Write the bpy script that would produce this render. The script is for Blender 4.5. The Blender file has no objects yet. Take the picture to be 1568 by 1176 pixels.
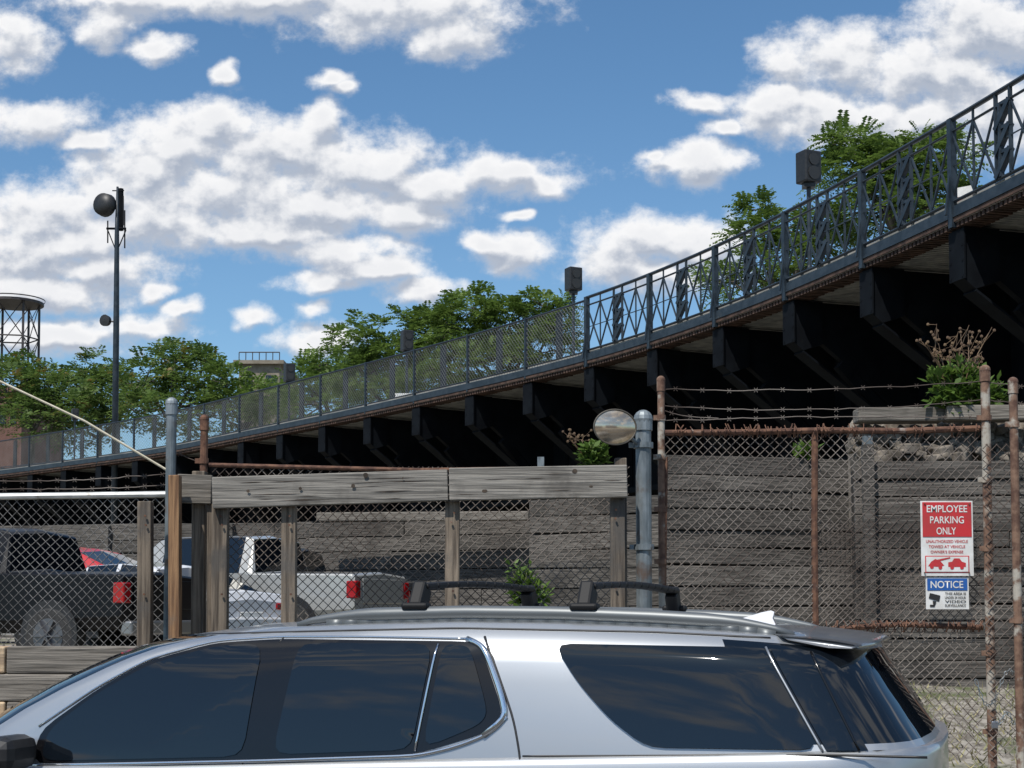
import bpy, bmesh, math, random
from mathutils import Vector, Matrix, geometry, noise
random.seed(11)
R = random.random
def U(a,b): return a+(b-a)*random.random()
# ---------------- camera calibration helpers (photo measured at 1568x1176) ------------
F=2264.0; CX=784.0; SH=209.0; PY=588+SH; PIT=math.radians(3.5); EYE=1.78
cp,sp=math.cos(PIT),math.sin(PIT)
def ray(x,y):
    a=(x-CX)/F; b=(PY-y)/F
    return Vector((a, cp-b*sp, sp+b*cp))
def P(x,y,D):
    d=ray(x,y); t=D/d.y
    return Vector((d.x*t, D, EYE+d.z*t))
def PZ(x,y,z):
    d=ray(x,y); t=(z-EYE)/d.z
    return Vector((d.x*t,d.y*t,z))
scene=bpy.context.scene
COL=scene.collection
# ---------------- material helpers ----------------
class NT:
    def __init__(s,tree): s.t=tree; s.n=tree.nodes; s.l=tree.links
    def node(s,typ,**kw):
        n=s.n.new(typ)
        for k,v in kw.items(): setattr(n,k,v)
        return n
    def put(s,sock,v):
        if isinstance(v,bpy.types.NodeSocket): s.l.new(v,sock)
        elif v is not None: sock.default_value=v
    def math(s,op,a,b=None,c=None,clamp=False):
        n=s.node('ShaderNodeMath',operation=op); n.use_clamp=clamp
        s.put(n.inputs[0],a); s.put(n.inputs[1],b)
        if c is not None: s.put(n.inputs[2],c)
        return n.outputs[0]
    def vec(s,op,a,b=None,c=None):
        n=s.node('ShaderNodeVectorMath',operation=op)
        s.put(n.inputs[0],a)
        if b is not None: s.put(n.inputs[1],b)
        if c is not None: s.put(n.inputs[2],c)
        return n.outputs['Value'] if op in('LENGTH','DOT_PRODUCT') else n.outputs[0]
    def noise(s,v,scale,detail=4,rough=.55,dim='3D'):
        n=s.node('ShaderNodeTexNoise'); n.noise_dimensions=dim
        s.put(n.inputs['Vector'],v); n.inputs['Scale'].default_value=scale
        n.inputs['Detail'].default_value=detail; n.inputs['Roughness'].default_value=rough
        return n
    def mix(s,f,a,b,typ='MIX'):
        n=s.node('ShaderNodeMix',data_type='RGBA',blend_type=typ)
        s.put(n.inputs[0],f); s.put(n.inputs[6],a); s.put(n.inputs[7],b)
        return n.outputs[2]
    def smooth(s,v,a,b,o0=0.,o1=1.):
        n=s.node('ShaderNodeMapRange'); n.interpolation_type='SMOOTHSTEP'
        s.put(n.inputs[0],v)
        for i,x in enumerate((a,b,o0,o1)): n.inputs[i+1].default_value=x
        return n.outputs[0]
def c4(c): return (c[0],c[1],c[2],1.)
def mat(name,c1,c2=None,rough=.6,metal=0.,scale=(1,1,1),ns=6,detail=5,bump=0.,isl=0.,lo=.35,hi=.65,coat=0.,c3=None,s3=1.2,l3=.5,h3=.62,spec=.5,bdist=.02):
    m=bpy.data.materials.new(name); m.use_nodes=True
    t=NT(m.node_tree); b=t.n['Principled BSDF']
    b.inputs['Roughness'].default_value=rough; b.inputs['Metallic'].default_value=metal
    b.inputs['Specular IOR Level'].default_value=spec
    if coat: b.inputs['Coat Weight'].default_value=coat; b.inputs['Coat Roughness'].default_value=.04
    if c2 is None and not isl:
        b.inputs['Base Color'].default_value=c4(c1); return m
    tc=t.node('ShaderNodeTexCoord'); mp=t.node('ShaderNodeMapping'); t.l.new(tc.outputs['Object'],mp.inputs[0])
    mp.inputs['Scale'].default_value=scale
    geo=t.node('ShaderNodeNewGeometry')
    v=mp.outputs[0]
    if isl:
        sc=t.math('MULTIPLY',geo.outputs['Random Per Island'],37.)
        cb=t.node('ShaderNodeCombineXYZ'); t.put(cb.inputs[0],sc); t.put(cb.inputs[1],sc)
        v=t.vec('ADD',v,cb.outputs[0])
    n=t.noise(v,ns,detail)
    col=t.mix(t.smooth(n.outputs[0],lo,hi),c4(c1),c4(c2 or c1))
    if c3:
        n3=t.noise(tc.outputs['Object'],s3,5,.6)
        col=t.mix(t.smooth(n3.outputs[0],l3,h3),col,c4(c3))
    if isl:
        f=t.math('MULTIPLY_ADD',geo.outputs['Random Per Island'],isl,1-isl/2)
        cb=t.node('ShaderNodeCombineColor')
        for i in range(3): t.put(cb.inputs[i],f)
        col=t.mix(1.,col,cb.outputs[0],'MULTIPLY')
    t.put(b.inputs['Base Color'],col)
    if bump:
        bn=t.node('ShaderNodeBump'); bn.inputs['Strength'].default_value=bump; bn.inputs['Distance'].default_value=bdist
        t.put(bn.inputs['Height'],n.outputs[0]); t.l.new(bn.outputs[0],b.inputs['Normal'])
    return m
def leafmat(name,c1,c2,tint=None):
    m=bpy.data.materials.new(name); m.use_nodes=True
    t=NT(m.node_tree); b=t.n['Principled BSDF']; out=t.n['Material Output']
    geo=t.node('ShaderNodeNewGeometry'); tc=t.node('ShaderNodeTexCoord')
    n=t.noise(tc.outputs['Object'],.9,3)
    f=t.math('ADD',t.math('MULTIPLY',geo.outputs['Random Per Island'],.6),t.math('MULTIPLY_ADD',n.outputs[0],1.2,-.4),clamp=True)
    col=t.mix(f,c4(c1),c4(c2))
    if tint:
        n2=t.noise(tc.outputs['Object'],1.3,2)
        col=t.mix(t.smooth(n2.outputs[0],.60,.70,0,.7),col,c4(tint))
    t.put(b.inputs['Base Color'],col); b.inputs['Roughness'].default_value=.55
    b.inputs['Specular IOR Level'].default_value=.35
    tr=t.node('ShaderNodeBsdfTranslucent'); t.put(tr.inputs[0],col)
    mx=t.node('ShaderNodeMixShader'); mx.inputs[0].default_value=.42
    t.l.new(b.outputs[0],mx.inputs[1]); t.l.new(tr.outputs[0],mx.inputs[2]); t.l.new(mx.outputs[0],out.inputs[0])
    return m
# ---------------- mesh builder ----------------
def group(name):
    e=bpy.data.objects.new(name,None); e.empty_display_size=.2; COL.objects.link(e); return e
def mesh_obj(name,v,f,mats,parent=None,smooth=False,mi=None):
    me=bpy.data.meshes.new(name); me.from_pydata([tuple(x) for x in v],[],f)
    for m in (mats if isinstance(mats,list) else [mats]): me.materials.append(m)
    if mi: me.polygons.foreach_set('material_index',mi)
    if smooth: me.polygons.foreach_set('use_smooth',[True]*len(me.polygons))
    me.update()
    o=bpy.data.objects.new(name,me); COL.objects.link(o)
    if parent: o.parent=parent
    return o
class MB:
    def __init__(s): s.v=[]; s.f=[]
    def hexa(s,p):
        n=len(s.v); s.v+=p
        s.f+=[(n,n+3,n+2,n+1),(n+4,n+5,n+6,n+7),(n,n+1,n+5,n+4),(n+1,n+2,n+6,n+5),(n+2,n+3,n+7,n+6),(n+3,n,n+4,n+7)]
    def box(s,c,sz,M=None):
        c=Vector(c); h=Vector(sz)/2
        pts=[Vector((x*h.x,y*h.y,z*h.z)) for z in(-1,1) for x,y in((-1,-1),(1,-1),(1,1),(-1,1))]
        if M: pts=[M@p for p in pts]
        s.hexa([c+p for p in pts]); return s
    def beam(s,a,b,w,h,up=(0,0,1)):
        a=Vector(a);b=Vector(b);d=(b-a).normalized();up=Vector(up)
        if abs(d.dot(up))>.98: up=Vector((0,1,0))
        sd=d.cross(up).normalized(); u=sd.cross(d)
        q=[sd*(-w/2)+u*(-h/2),sd*(w/2)+u*(-h/2),sd*(w/2)+u*(h/2),sd*(-w/2)+u*(h/2)]
        s.hexa([a+x for x in q]+[b+x for x in q]); return s
    def tube(s,pts,r,n=8,cap=True):
        pts=[Vector(p) for p in pts]; k=len(pts); base=len(s.v); up=Vector((0,0,1))
        rs=r if isinstance(r,(list,tuple)) else [r]*k
        pu=None
        for i,p in enumerate(pts):
            d=(pts[min(i+1,k-1)]-pts[max(i-1,0)]).normalized()
            if pu is None:
                ref=up if abs(d.dot(up))<.9 else Vector((0,1,0)); pu=d.cross(ref).normalized()
            pu=(pu-d*pu.dot(d)).normalized(); w=d.cross(pu)
            for j in range(n):
                a=2*math.pi*j/n; s.v.append(p+pu*(math.cos(a)*rs[i])+w*(math.sin(a)*rs[i]))
        for i in range(k-1):
            for j in range(n):
                a=base+i*n+j;b=base+i*n+(j+1)%n; s.f.append((a,b,b+n,a+n))
        if cap:
            s.f.append(tuple(base+j for j in range(n))[::-1]); s.f.append(tuple(base+(k-1)*n+j for j in range(n)))
        return s
    def sphere(s,c,r,n=10,m=6):
        pts=[];rs=[]
        c=Vector(c)
        for i in range(m+1):
            a=math.pi*i/m; pts.append(c+Vector((0,0,-math.cos(a)*r))); rs.append(max(math.sin(a)*r,.0005))
        return s.tube(pts,rs,n)
    def obj(s,name,m,parent=None,smooth=False,bevel=0):
        o=mesh_obj(name,s.v,s.f,m,parent,smooth)
        if bevel:
            md=o.modifiers.new('b','BEVEL'); md.width=bevel; md.segments=2; md.limit_method='ANGLE'
        return o
def chainlink(mb,o,ux,uz,w,h,pitch,r,n=3):
    ux=Vector(ux).normalized();uz=Vector(uz).normalized(); nn=ux.cross(uz)
    ph=R()*6
    def bulge(a,b):
        return nn*(.018*math.sin(a*2.1+ph)*math.sin(b*1.7+1))+ux*(.010*math.sin(b*5+ph)+.006*math.sin(a*9))+uz*(.010*math.sin(a*4+ph*2)+.005*math.sin(b*11+a*3))
    for sg in(1,-1):
        x=(-h if sg>0 else 0)+pitch*.5
        end=w if sg>0 else w+h
        while x<end:
            if sg>0: z0=max(0,-x); z1=min(h,w-x)
            else: z0=max(0,x-w); z1=min(h,x)
            if z1>z0+.01:
                of=nn*(.003*sg); k=max(1,int((z1-z0)/.2)) if h>.9 and pitch<.1 else 1
                pts=[]
                for i in range(k+1):
                    z=z0+(z1-z0)*i/k; pts.append(o+ux*(x+sg*z)+uz*z+of+(bulge(x+sg*z,z) if k>1 else Vector((0,0,0))))
                mb.tube(pts,r,n,False)
            x+=pitch
# ---------------- materials ----------------
WX=mat('weathered_wood',(.08,.07,.058),(.22,.197,.168),rough=.88,scale=(.7,5,16),ns=3.2,bump=.6,isl=.45,lo=.3,hi=.68,c3=(.07,.06,.05),s3=1.5,l3=.55,h3=.72)
WXB=mat('beam_wood',(.105,.097,.085),(.27,.25,.22),rough=.88,scale=(.6,5,20),ns=3,detail=7,bump=.6,isl=.15,lo=.28,hi=.68,c3=(.08,.072,.062),s3=2.2,l3=.50,h3=.75)
WZ=mat('post_wood',(.065,.05,.037),(.20,.16,.12),rough=.88,scale=(14,5,.7),ns=3.,bump=.6,isl=.6,c3=(.09,.08,.07),s3=2,l3=.5,h3=.65)
WZO=mat('orange_post_wood',(.13,.065,.03),(.29,.165,.08),rough=.8,scale=(16,5,.7),ns=3.,bump=.5,c3=(.14,.11,.085),s3=2,l3=.52,h3=.7)
WWALL=mat('lagging_wood',(.040,.036,.031),(.122,.110,.097),rough=.92,scale=(.45,4,13),ns=3,detail=8,bump=.75,isl=.6,c3=(.028,.025,.022),s3=.9,l3=.5,h3=.70,bdist=.025)
PALE=mat('pale_new_wood',(.40,.28,.17),(.55,.41,.26),rough=.8,scale=(.8,4,12),ns=3,bump=.3,c3=(.22,.16,.11),s3=3,l3=.55,h3=.7)
KNOT=mat('wood_knot',(.03,.022,.016),(.07,.05,.035),ns=20,rough=.9)
GALV=mat('galvanised_steel',(.115,.135,.145),(.23,.26,.275),rough=.5,metal=.35,ns=9,scale=(1,1,.4),c3=(.12,.085,.065),s3=5,l3=.55,h3=.70)
GALVL=mat('light_galvanised',(.36,.37,.36),(.52,.53,.52),rough=.5,metal=.3,ns=9,c3=(.2,.17,.14),s3=6,l3=.6,h3=.7)
RUST=mat('rusted_pipe',(.065,.03,.02),(.16,.08,.048),rough=.9,ns=16,bump=.3,c3=(.26,.22,.19),s3=6,l3=.62,h3=.74)
RUSTL=mat('rust_and_white_pipe',(.09,.045,.03),(.20,.12,.08),rough=.85,ns=14,bump=.3,c3=(.36,.33,.28),s3=4.5,l3=.51,h3=.6)
WIRE=mat('chain_wire',(.10,.095,.09),(.24,.23,.22),rough=.6,metal=.3,ns=2)
WIRER=mat('rusty_chain_wire',(.055,.038,.03),(.18,.155,.135),rough=.8,ns=1.5)
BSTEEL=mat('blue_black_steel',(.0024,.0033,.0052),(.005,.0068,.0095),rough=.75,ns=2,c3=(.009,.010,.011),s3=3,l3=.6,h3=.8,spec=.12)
RAILM=mat('railing_paint',(.011,.018,.026),(.024,.034,.045),rough=.45,ns=5,c3=(.055,.055,.052),s3=3,l3=.62,h3=.8,spec=.4)
SOFF=mat('soffit',(.24,.25,.25),(.40,.40,.39),rough=.8,ns=3)
TIE=mat('rusty_edge',(.030,.016,.012),(.085,.048,.034),rough=.9,ns=5,isl=.7)
BLACK=mat('black_plastic',(.010,.010,.011),(.018,.018,.019),rough=.5,ns=20)
CHROME=mat('chrome_trim',(.80,.81,.82),rough=.14,metal=1.)
RUBBER=mat('tyre_rubber',(.015,.015,.015),(.03,.03,.03),rough=.85,ns=20)
ALLOY=mat('alloy',(.4,.4,.42),rough=.35,metal=.9)
GLASS=mat('dark_glass',(.004,.006,.009),rough=.02,spec=.7)
REDL=mat('tail_lamp_red',(.30,.008,.010),rough=.15)
WHITE=mat('sign_white',(.72,.72,.70),(.60,.59,.56),rough=.5,ns=8)
RED=mat('sign_red',(.52,.03,.035),(.42,.04,.04),rough=.45,ns=8)
BLUE=mat('sign_blue',(.02,.10,.34),rough=.45)
BLKT=mat('sign_black',(.02,.02,.02),rough=.5)
CONC=mat('stone_rubble',(.09,.075,.058),(.22,.19,.155),rough=.95,ns=5,bump=1.,c3=(.06,.05,.038),s3=3)
BARK=mat('bark',(.06,.05,.04),(.14,.12,.10),ns=8,rough=.95,scale=(1,1,.3))
def paint(name,c,metal=.7,rough=.32,coat=1.):
    return mat(name,c,rough=rough,metal=metal,coat=coat)
SILVER=paint('silver_paint',(.42,.435,.45),.75,.38,.7)
# ---------------- world ----------------
SUNDIR=Vector((-.42,-.72,0)).normalized()*math.cos(math.radians(57)); SUNDIR.z=math.sin(math.radians(57))
world=bpy.data.worlds.new('World'); scene.world=world; world.use_nodes=True
world.cycles.sampling_method='MANUAL'; world.cycles.sample_map_resolution=512
w=NT(world.node_tree); bg=w.n['Background']; wout=w.n['World Output']
sky=w.node('ShaderNodeTexSky',sky_type='NISHITA'); sky.sun_disc=False
sky.sun_elevation=math.radians(57); sky.sun_rotation=math.atan2(SUNDIR.x,SUNDIR.y); sky.altitude=50
sky.air_density=1.; sky.dust_density=.5; sky.ozone_density=2.5
blobs=[(600,8,190,50),(690,52,85,36),(400,-6,190,34),(200,-4,150,24),(165,28,52,38),(240,74,46,18),(20,66,48,46),
(348,110,18,15),(500,124,34,14),(530,136,26,12),(55,190,84,28),(130,214,50,17),
(325,190,85,36),(265,222,108,40),(488,186,42,30),(440,232,150,48),(540,262,150,44),(640,285,120,32),(770,268,92,26),(840,282,40,20),
(230,265,130,48),(330,300,170,44),(500,318,180,34),(620,330,78,28),(420,350,150,32),(250,345,110,38),(520,385,98,25),(570,412,84,22),(645,445,50,21),(500,432,62,15),
(60,330,95,46),(140,365,105,42),(30,395,90,52),(150,418,105,38),(60,450,120,30),(235,440,32,16),(165,300,50,50),
(90,512,150,24),(220,502,70,18),(382,485,26,16),(492,518,62,25),(472,470,32,12),(288,476,26,14),
(788,386,62,27),(742,370,36,18),(795,330,16,10),(1005,366,108,36),(1070,385,70,44),(940,405,60,30),(1010,420,108,28),
(1058,246,64,30),(1000,235,22,11),(1205,100,48,34),(1290,90,90,44),(1180,165,72,34),(1280,180,122,44),(1430,110,132,68),(1510,40,112,62),(1400,190,122,46),(1540,170,92,68),(1085,155,52,16),(1110,200,32,13)]
tc=w.node('ShaderNodeTexCoord'); sep=w.node('ShaderNodeSeparateXYZ'); w.l.new(tc.outputs['Generated'],sep.inputs[0])
yy=w.math('MAXIMUM',sep.outputs[1],.02)
uu=w.math('DIVIDE',sep.outputs[0],yy); vv=w.math('DIVIDE',sep.outputs[2],yy)
cb=w.node('ShaderNodeCombineXYZ'); w.put(cb.inputs[0],uu); w.put(cb.inputs[1],vv)
p0=cb.outputs[0]
OFF=(-.003,.0105,0)
tint=w.mix(1.,sky.outputs[0],(.84,1.13,1.26,1),'MULTIPLY')
hz=w.smooth(vv,.0,.42); tint2=w.mix(w.math('MULTIPLY_ADD',hz,-.14,.14),tint,(5.5,7.2,9.2,1))
def cloudbg(bl,bgn):
    ps=w.vec('MULTIPLY',p0,(1.,1.3,1.))
    n1=w.noise(ps,24,2,.5,'2D')
    warp=w.vec('MULTIPLY',w.vec('SUBTRACT',n1.outputs['Color'],(.5,.5,.5)),(.030,.018,0))
    def body(p):
        cur=None; wp=w.vec('ADD',p,warp)
        for (x,y,a,b) in bl:
            d=ray(x,y); u,v=d.x/d.y,d.z/d.y; sa,sb=F/(a*1.35),F/(b*1.45)
            L=w.vec('LENGTH',w.vec('MULTIPLY_ADD',wp,(sa,sb,0),(-u*sa,-v*sb,0)))
            cur=L if cur is None else w.math('SMOOTH_MIN',cur,L,.2)
        return w.math('SUBTRACT',1.,cur)
    def fb(p,det,amp,ro=.55):
        f=w.noise(w.vec('MULTIPLY',p,(1.,1.25,1.)),33,det,ro,'2D')
        return w.math('MULTIPLY_ADD',f.outputs[0],amp,-amp*.5)
    b0=body(p0); p1=w.vec('ADD',p0,OFF); b1=body(p1)
    d0=w.math('ADD',b0,fb(p0,8,1.3,.64))
    alpha=w.smooth(d0,-.12,.62)
    gr=w.math('SUBTRACT',w.math('ADD',b0,fb(p0,5,1.35,.55)),w.math('ADD',b1,fb(p1,5,1.35,.55)))
    lit=w.smooth(gr,-.36,.34)
    core=w.smooth(d0,.2,1.05)
    lit2=w.math('ADD',w.math('MULTIPLY',lit,.85),w.math('MULTIPLY_ADD',core,-.25,.25),clamp=True)
    ccol=w.mix(lit2,(3.5,4.1,5.2,1),(9.5,9.5,9.6,1))
    w.put(bgn.inputs[0],w.mix(alpha,tint2,ccol)); bgn.inputs[1].default_value=.1
bgR=w.node('ShaderNodeBackground')
cloudbg([b for b in blobs if b[0]-b[2]<1000],bg)
cloudbg([b for b in blobs if b[0]+b[2]>800],bgR)
ms0=w.node('ShaderNodeMixShader'); w.put(ms0.inputs[0],w.math('GREATER_THAN',uu,(905-CX)/F)); w.l.new(bg.outputs[0],ms0.inputs[1]); w.l.new(bgR.outputs[0],ms0.inputs[2])
bg2=w.node('ShaderNodeBackground'); bg2.inputs[1].default_value=.1
sv=w.vec('MULTIPLY',tc.outputs['Generated'],(1,1,2.4))
ng=w.noise(sv,4.5,5,.55)
w.put(bg2.inputs[0],w.mix(w.smooth(ng.outputs[0],.50,.66),tint,(8.,8.2,8.6,1)))
win=w.math('MULTIPLY',w.smooth(w.math('ABSOLUTE',uu),.62,.5),w.smooth(vv,.60,.50))
win=w.math('MULTIPLY',win,w.math('GREATER_THAN',sep.outputs[1],.3))
win=w.math('MULTIPLY',win,w.math('GREATER_THAN',sep.outputs[2],-.02))
ms=w.node('ShaderNodeMixShader'); w.put(ms.inputs[0],win); w.l.new(bg2.outputs[0],ms.inputs[1]); w.l.new(ms0.outputs[0],ms.inputs[2]); w.l.new(ms.outputs[0],wout.inputs[0])
sl=bpy.data.lights.new('sun','SUN'); sl.energy=4.9; sl.angle=math.radians(.53); sl.color=(1,.955,.89)
so=bpy.data.objects.new('sun',sl); COL.objects.link(so); so.rotation_euler=SUNDIR.to_track_quat('Z','Y').to_euler(); so.location=(-10,-20,40)
# ---------------- camera ----------------
cam=bpy.data.cameras.new('camera'); co=bpy.data.objects.new('camera',cam); COL.objects.link(co)
cam.sensor_width=36; cam.lens=36*F/1568; cam.shift_y=SH/1568; cam.clip_end=3000
co.location=(0,0,EYE); co.rotation_euler=(math.radians(90)+PIT,0,0); scene.camera=co
scene.view_settings.view_transform='Standard'
# ---------------- ground ----------------
def ss(a,b,x):
    t=min(1,max(0,(x-a)/(b-a))); return t*t*(3-2*t)
def gz(x,y):
    L=1.18*ss(9.42,9.5,y); Rr=1.0*min(1,max(0,(y-8.4)/9.5))
    k=ss(-1.5,1.5,x)
    z=L*(1-k)+Rr*k
    if y>9.6: z+=.03*noise.noise(Vector((x*.8,y*.8,0)))
    return z
xs=[-900,-500,-250,-120,-70,-45]+[-30+i*.75 for i in range(81)]+[45,70,120,250,500,900]
ys=[-900,-400,-150,-60,-30,-15,-8,0,5,8.2,8.4,8.8,9.2,9.42,9.46,9.5,9.6,10]+[10.5+i*.6 for i in range(46)]+[40,45,50,60,80,120,200,400,900,1800]
v=[(x,y,gz(x,y) if y>8.4 else 0) for y in ys for x in xs]; nx=len(xs)
f=[(j*nx+i,j*nx+i+1,(j+1)*nx+i+1,(j+1)*nx+i) for j in range(len(ys)-1) for i in range(nx-1)]
GR=mat('gravel_dirt',(.12,.105,.085),(.29,.265,.225),rough=.95,ns=9,detail=8,bump=.8,c3=(.07,.085,.03),s3=.8,l3=.5,h3=.62)
mesh_obj('ground',v,f,GR)
ASP=mat('asphalt',(.04,.04,.042),(.065,.064,.062),rough=.9,ns=30,bump=.3)
mesh_obj('street',[(-200,-8,.004),(200,-8,.004),(200,7.9,.004),(-200,7.9,.004)],[(0,1,2,3)],ASP)
CR=mat('sidewalk_concrete',(.28,.27,.25),(.38,.37,.34),rough=.9,ns=6)
MB().box((0,8.15,.06),(300,.3,.13)).obj('kerb',CR)
MB().box((0,-9.5,.07),(300,2.8,.14)).obj('sidewalk',CR)
MB().box((0,2.2,.006),(300,.12,.004)).obj('road_marking',mat('yellow_line',(.6,.42,.05),(.5,.35,.05),ns=9))
BR=mat('brick',(.16,.06,.04),(.26,.11,.075),rough=.9,ns=6,scale=(1,1,4))
for bx,wd,h in ((-30,20,8),(-6,17,5.5),(17,20,7)):
    g=group('brick_building'); 
    MB().box((bx,-32,h/2),(wd,12,h)).box((bx,-25.9,h-.2),(wd+.3,.5,.5)).obj('walls',BR,g)
    m=MB(); fm=MB()
    for i in range(int(wd//3)):
        for k in range(max(1,int(h//3.2))):
            cx=bx-wd/2+1.8+i*3; cz=1.9+k*3.2
            m.box((cx,-25.97,cz),(1.1,.1,1.6)); fm.box((cx,-25.93,cz-.88),(1.4,.2,.12))
    m.obj('windows',GLASS,g); fm.obj('sills',CR,g)
# ---------------- viaduct ----------------
ZD=8.2
pix=[(-330,752),(-160,740),(0,722),(120,706),(250,688),(385,660),(480,641),(560,624),(640,606),(770,577),(900,545),(985,519),(1070,490),(1165,455),(1280,405),(1350,372),(1430,336),(1500,301),(1568,268),(1720,190)]
raw=[PZ(x,y,ZD) for x,y in pix]
def resample(pts,st):
    out=[pts[0].copy()]; acc=0
    for a,b in zip(pts,pts[1:]):
        L=(b-a).length; d=st-acc
        while d<=L: out.append(a.lerp(b,d/L)); d+=st
        acc=(acc+L)%st if L+acc>=st else acc+L
    return out
cv=resample(raw,.5)
for it in range(40):
    cv=[cv[0]]+[(cv[i-1]+cv[i]*2+cv[i+1])/4 for i in range(1,len(cv)-1)]+[cv[-1]]
BAY=2.9; NB=12
def proj(p):
    d=p-Vector((0,0,EYE)); zc=d.y*cp+d.z*sp; yc=-d.y*sp+d.z*cp
    return CX+F*d.x/zc, PY-F*yc/zc
cv2=resample(cv,BAY/NB)
j0=min(range(len(cv2)),key=lambda i:abs(proj(cv2[i])[0]-900))
cv2=cv2[j0%NB:]; j0-=j0%NB
N=len(cv2)
tan=[(cv2[min(i+1,N-1)]-cv2[max(i-1,0)]).normalized() for i in range(N)]
nor=[Vector((-t.y,t.x,0)) for t in tan]
def off(i,s,z): 
    p=cv2[i]+nor[i]*s; return Vector((p.x,p.y,z))
via=group('elevated_viaduct')
def strip(name,pts,m):
    v=[];f=[];k=len(pts)
    for i in range(N):
        for s,z in pts: v.append(off(i,s,z))
    for a in range(N-1):
        for j in range(k):
            b=(j+1)%k; f.append((a*k+j,a*k+b,(a+1)*k+b,(a+1)*k+j))
    return mesh_obj(name,v,f,m,via)
W=7.0
strip('deck_slab',[(0.02,ZD),(0.02,7.98),(W,7.98),(W,ZD)],SOFF)
strip('edge_fascia',[(-.02,ZD+.03),(-.02,ZD-.14),(.06,ZD-.14),(.06,ZD+.03)],RAILM)
strip('toe_curb',[(.065,ZD+.11),(.065,ZD+.005),(.16,ZD+.005),(.16,ZD+.11)],mat('toe_board',(.25,.26,.26),(.42,.42,.41),ns=1.2))
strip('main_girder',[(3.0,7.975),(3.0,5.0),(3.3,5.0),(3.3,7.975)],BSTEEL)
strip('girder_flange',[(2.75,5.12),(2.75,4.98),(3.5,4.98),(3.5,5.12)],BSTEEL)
strip('underdeck_shade_fill',[(4.6,7.97),(4.6,.5),(5.2,.5),(5.2,7.97)],BSTEEL)  # dark sheet added to fill the shaded space under the deck
strip('edge_plank',[(-.004,8.055),(-.004,7.985),(.019,7.985),(.019,8.055)],TIE)
m=MB()
for i in range(0,N-1):
    for h in(0,.5):
        p=off(i,.03,7.935).lerp(off(i+1,.03,7.935),h); m.beam(p,p+nor[i]*.42+Vector((0,0,U(-.01,.01))),.07,.08)
m.obj('edge_ties',TIE,via)
m=MB()
for i in range(0,N-1):
    for h in(0,.5):
        if i%NB: m.beam(off(i,.48,7.965).lerp(off(i+1,.48,7.965),h),off(i,2.95,7.965).lerp(off(i+1,2.95,7.965),h),.04,.028)
m.obj('soffit_ribs',SOFF,via)
br=MB(); col=MB()
for i in range(0,N,NB):
    t=tan[i]
    def plate(prof,th):
        a=[off(i,s,z)-t*th/2 for s,z in prof]; b=[off(i,s,z)+t*th/2 for s,z in prof]
        n=len(br.v); k=len(prof); br.v+=a+b
        br.f.append(tuple(range(n,n+k))); br.f.append(tuple(range(n+2*k-1,n+k-1,-1)))
        for q in range(k): br.f.append((n+q,n+k+q,n+k+(q+1)%k,n+(q+1)%k))
    plate([(.1,7.89),(.1,7.05),(.3,6.9),(.75,7.05),(.75,7.89)],.34)
    br.beam(off(i,.085,7.05),off(i,.085,7.86),.44,.03,nor[i])
    plate([(.76,7.89),(.76,7.1),(1.6,6.5),(2.99,5.3),(2.99,7.89)],.16)
    br.beam(off(i,.3,6.88),off(i,2.9,5.15),.36,.04)
    for zz in(7.1,7.35,7.6):
        for sg in(-.17,.17): 
            q=off(i,.06,zz)+t*sg; br.beam(q,q+nor[i]*.02,.035,.035)
    c=off(i,3.9,3.5)
    if i%(2*NB)==0: col.beam((c.x,c.y,.8),(c.x,c.y,7.9),.55,.55,t)
    br.beam(off(i,3.9,4.2),off(i,1.2,6.7),.18,.22)
    if i+NB<N and i%(2*NB)==0: br.beam(off(i,3.8,3.2),off(i+NB,3.8,5.1),.15,.2)
    for j in range(3,NB,3):
        if i+j<N: br.beam(off(i+j,2.97,5.1),off(i+j,2.97,7.9),.08,.1)
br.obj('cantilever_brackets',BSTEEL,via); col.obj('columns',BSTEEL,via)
rl=MB(); lat=MB(); link=MB(); wide=MB()
def polyr(mb,s,z,r,i0,i1,n=6,st=3):
    mb.tube([off(i,s,z) for i in range(i0,i1,st)],r,n)
H=1.46
iend=N-1
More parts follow.
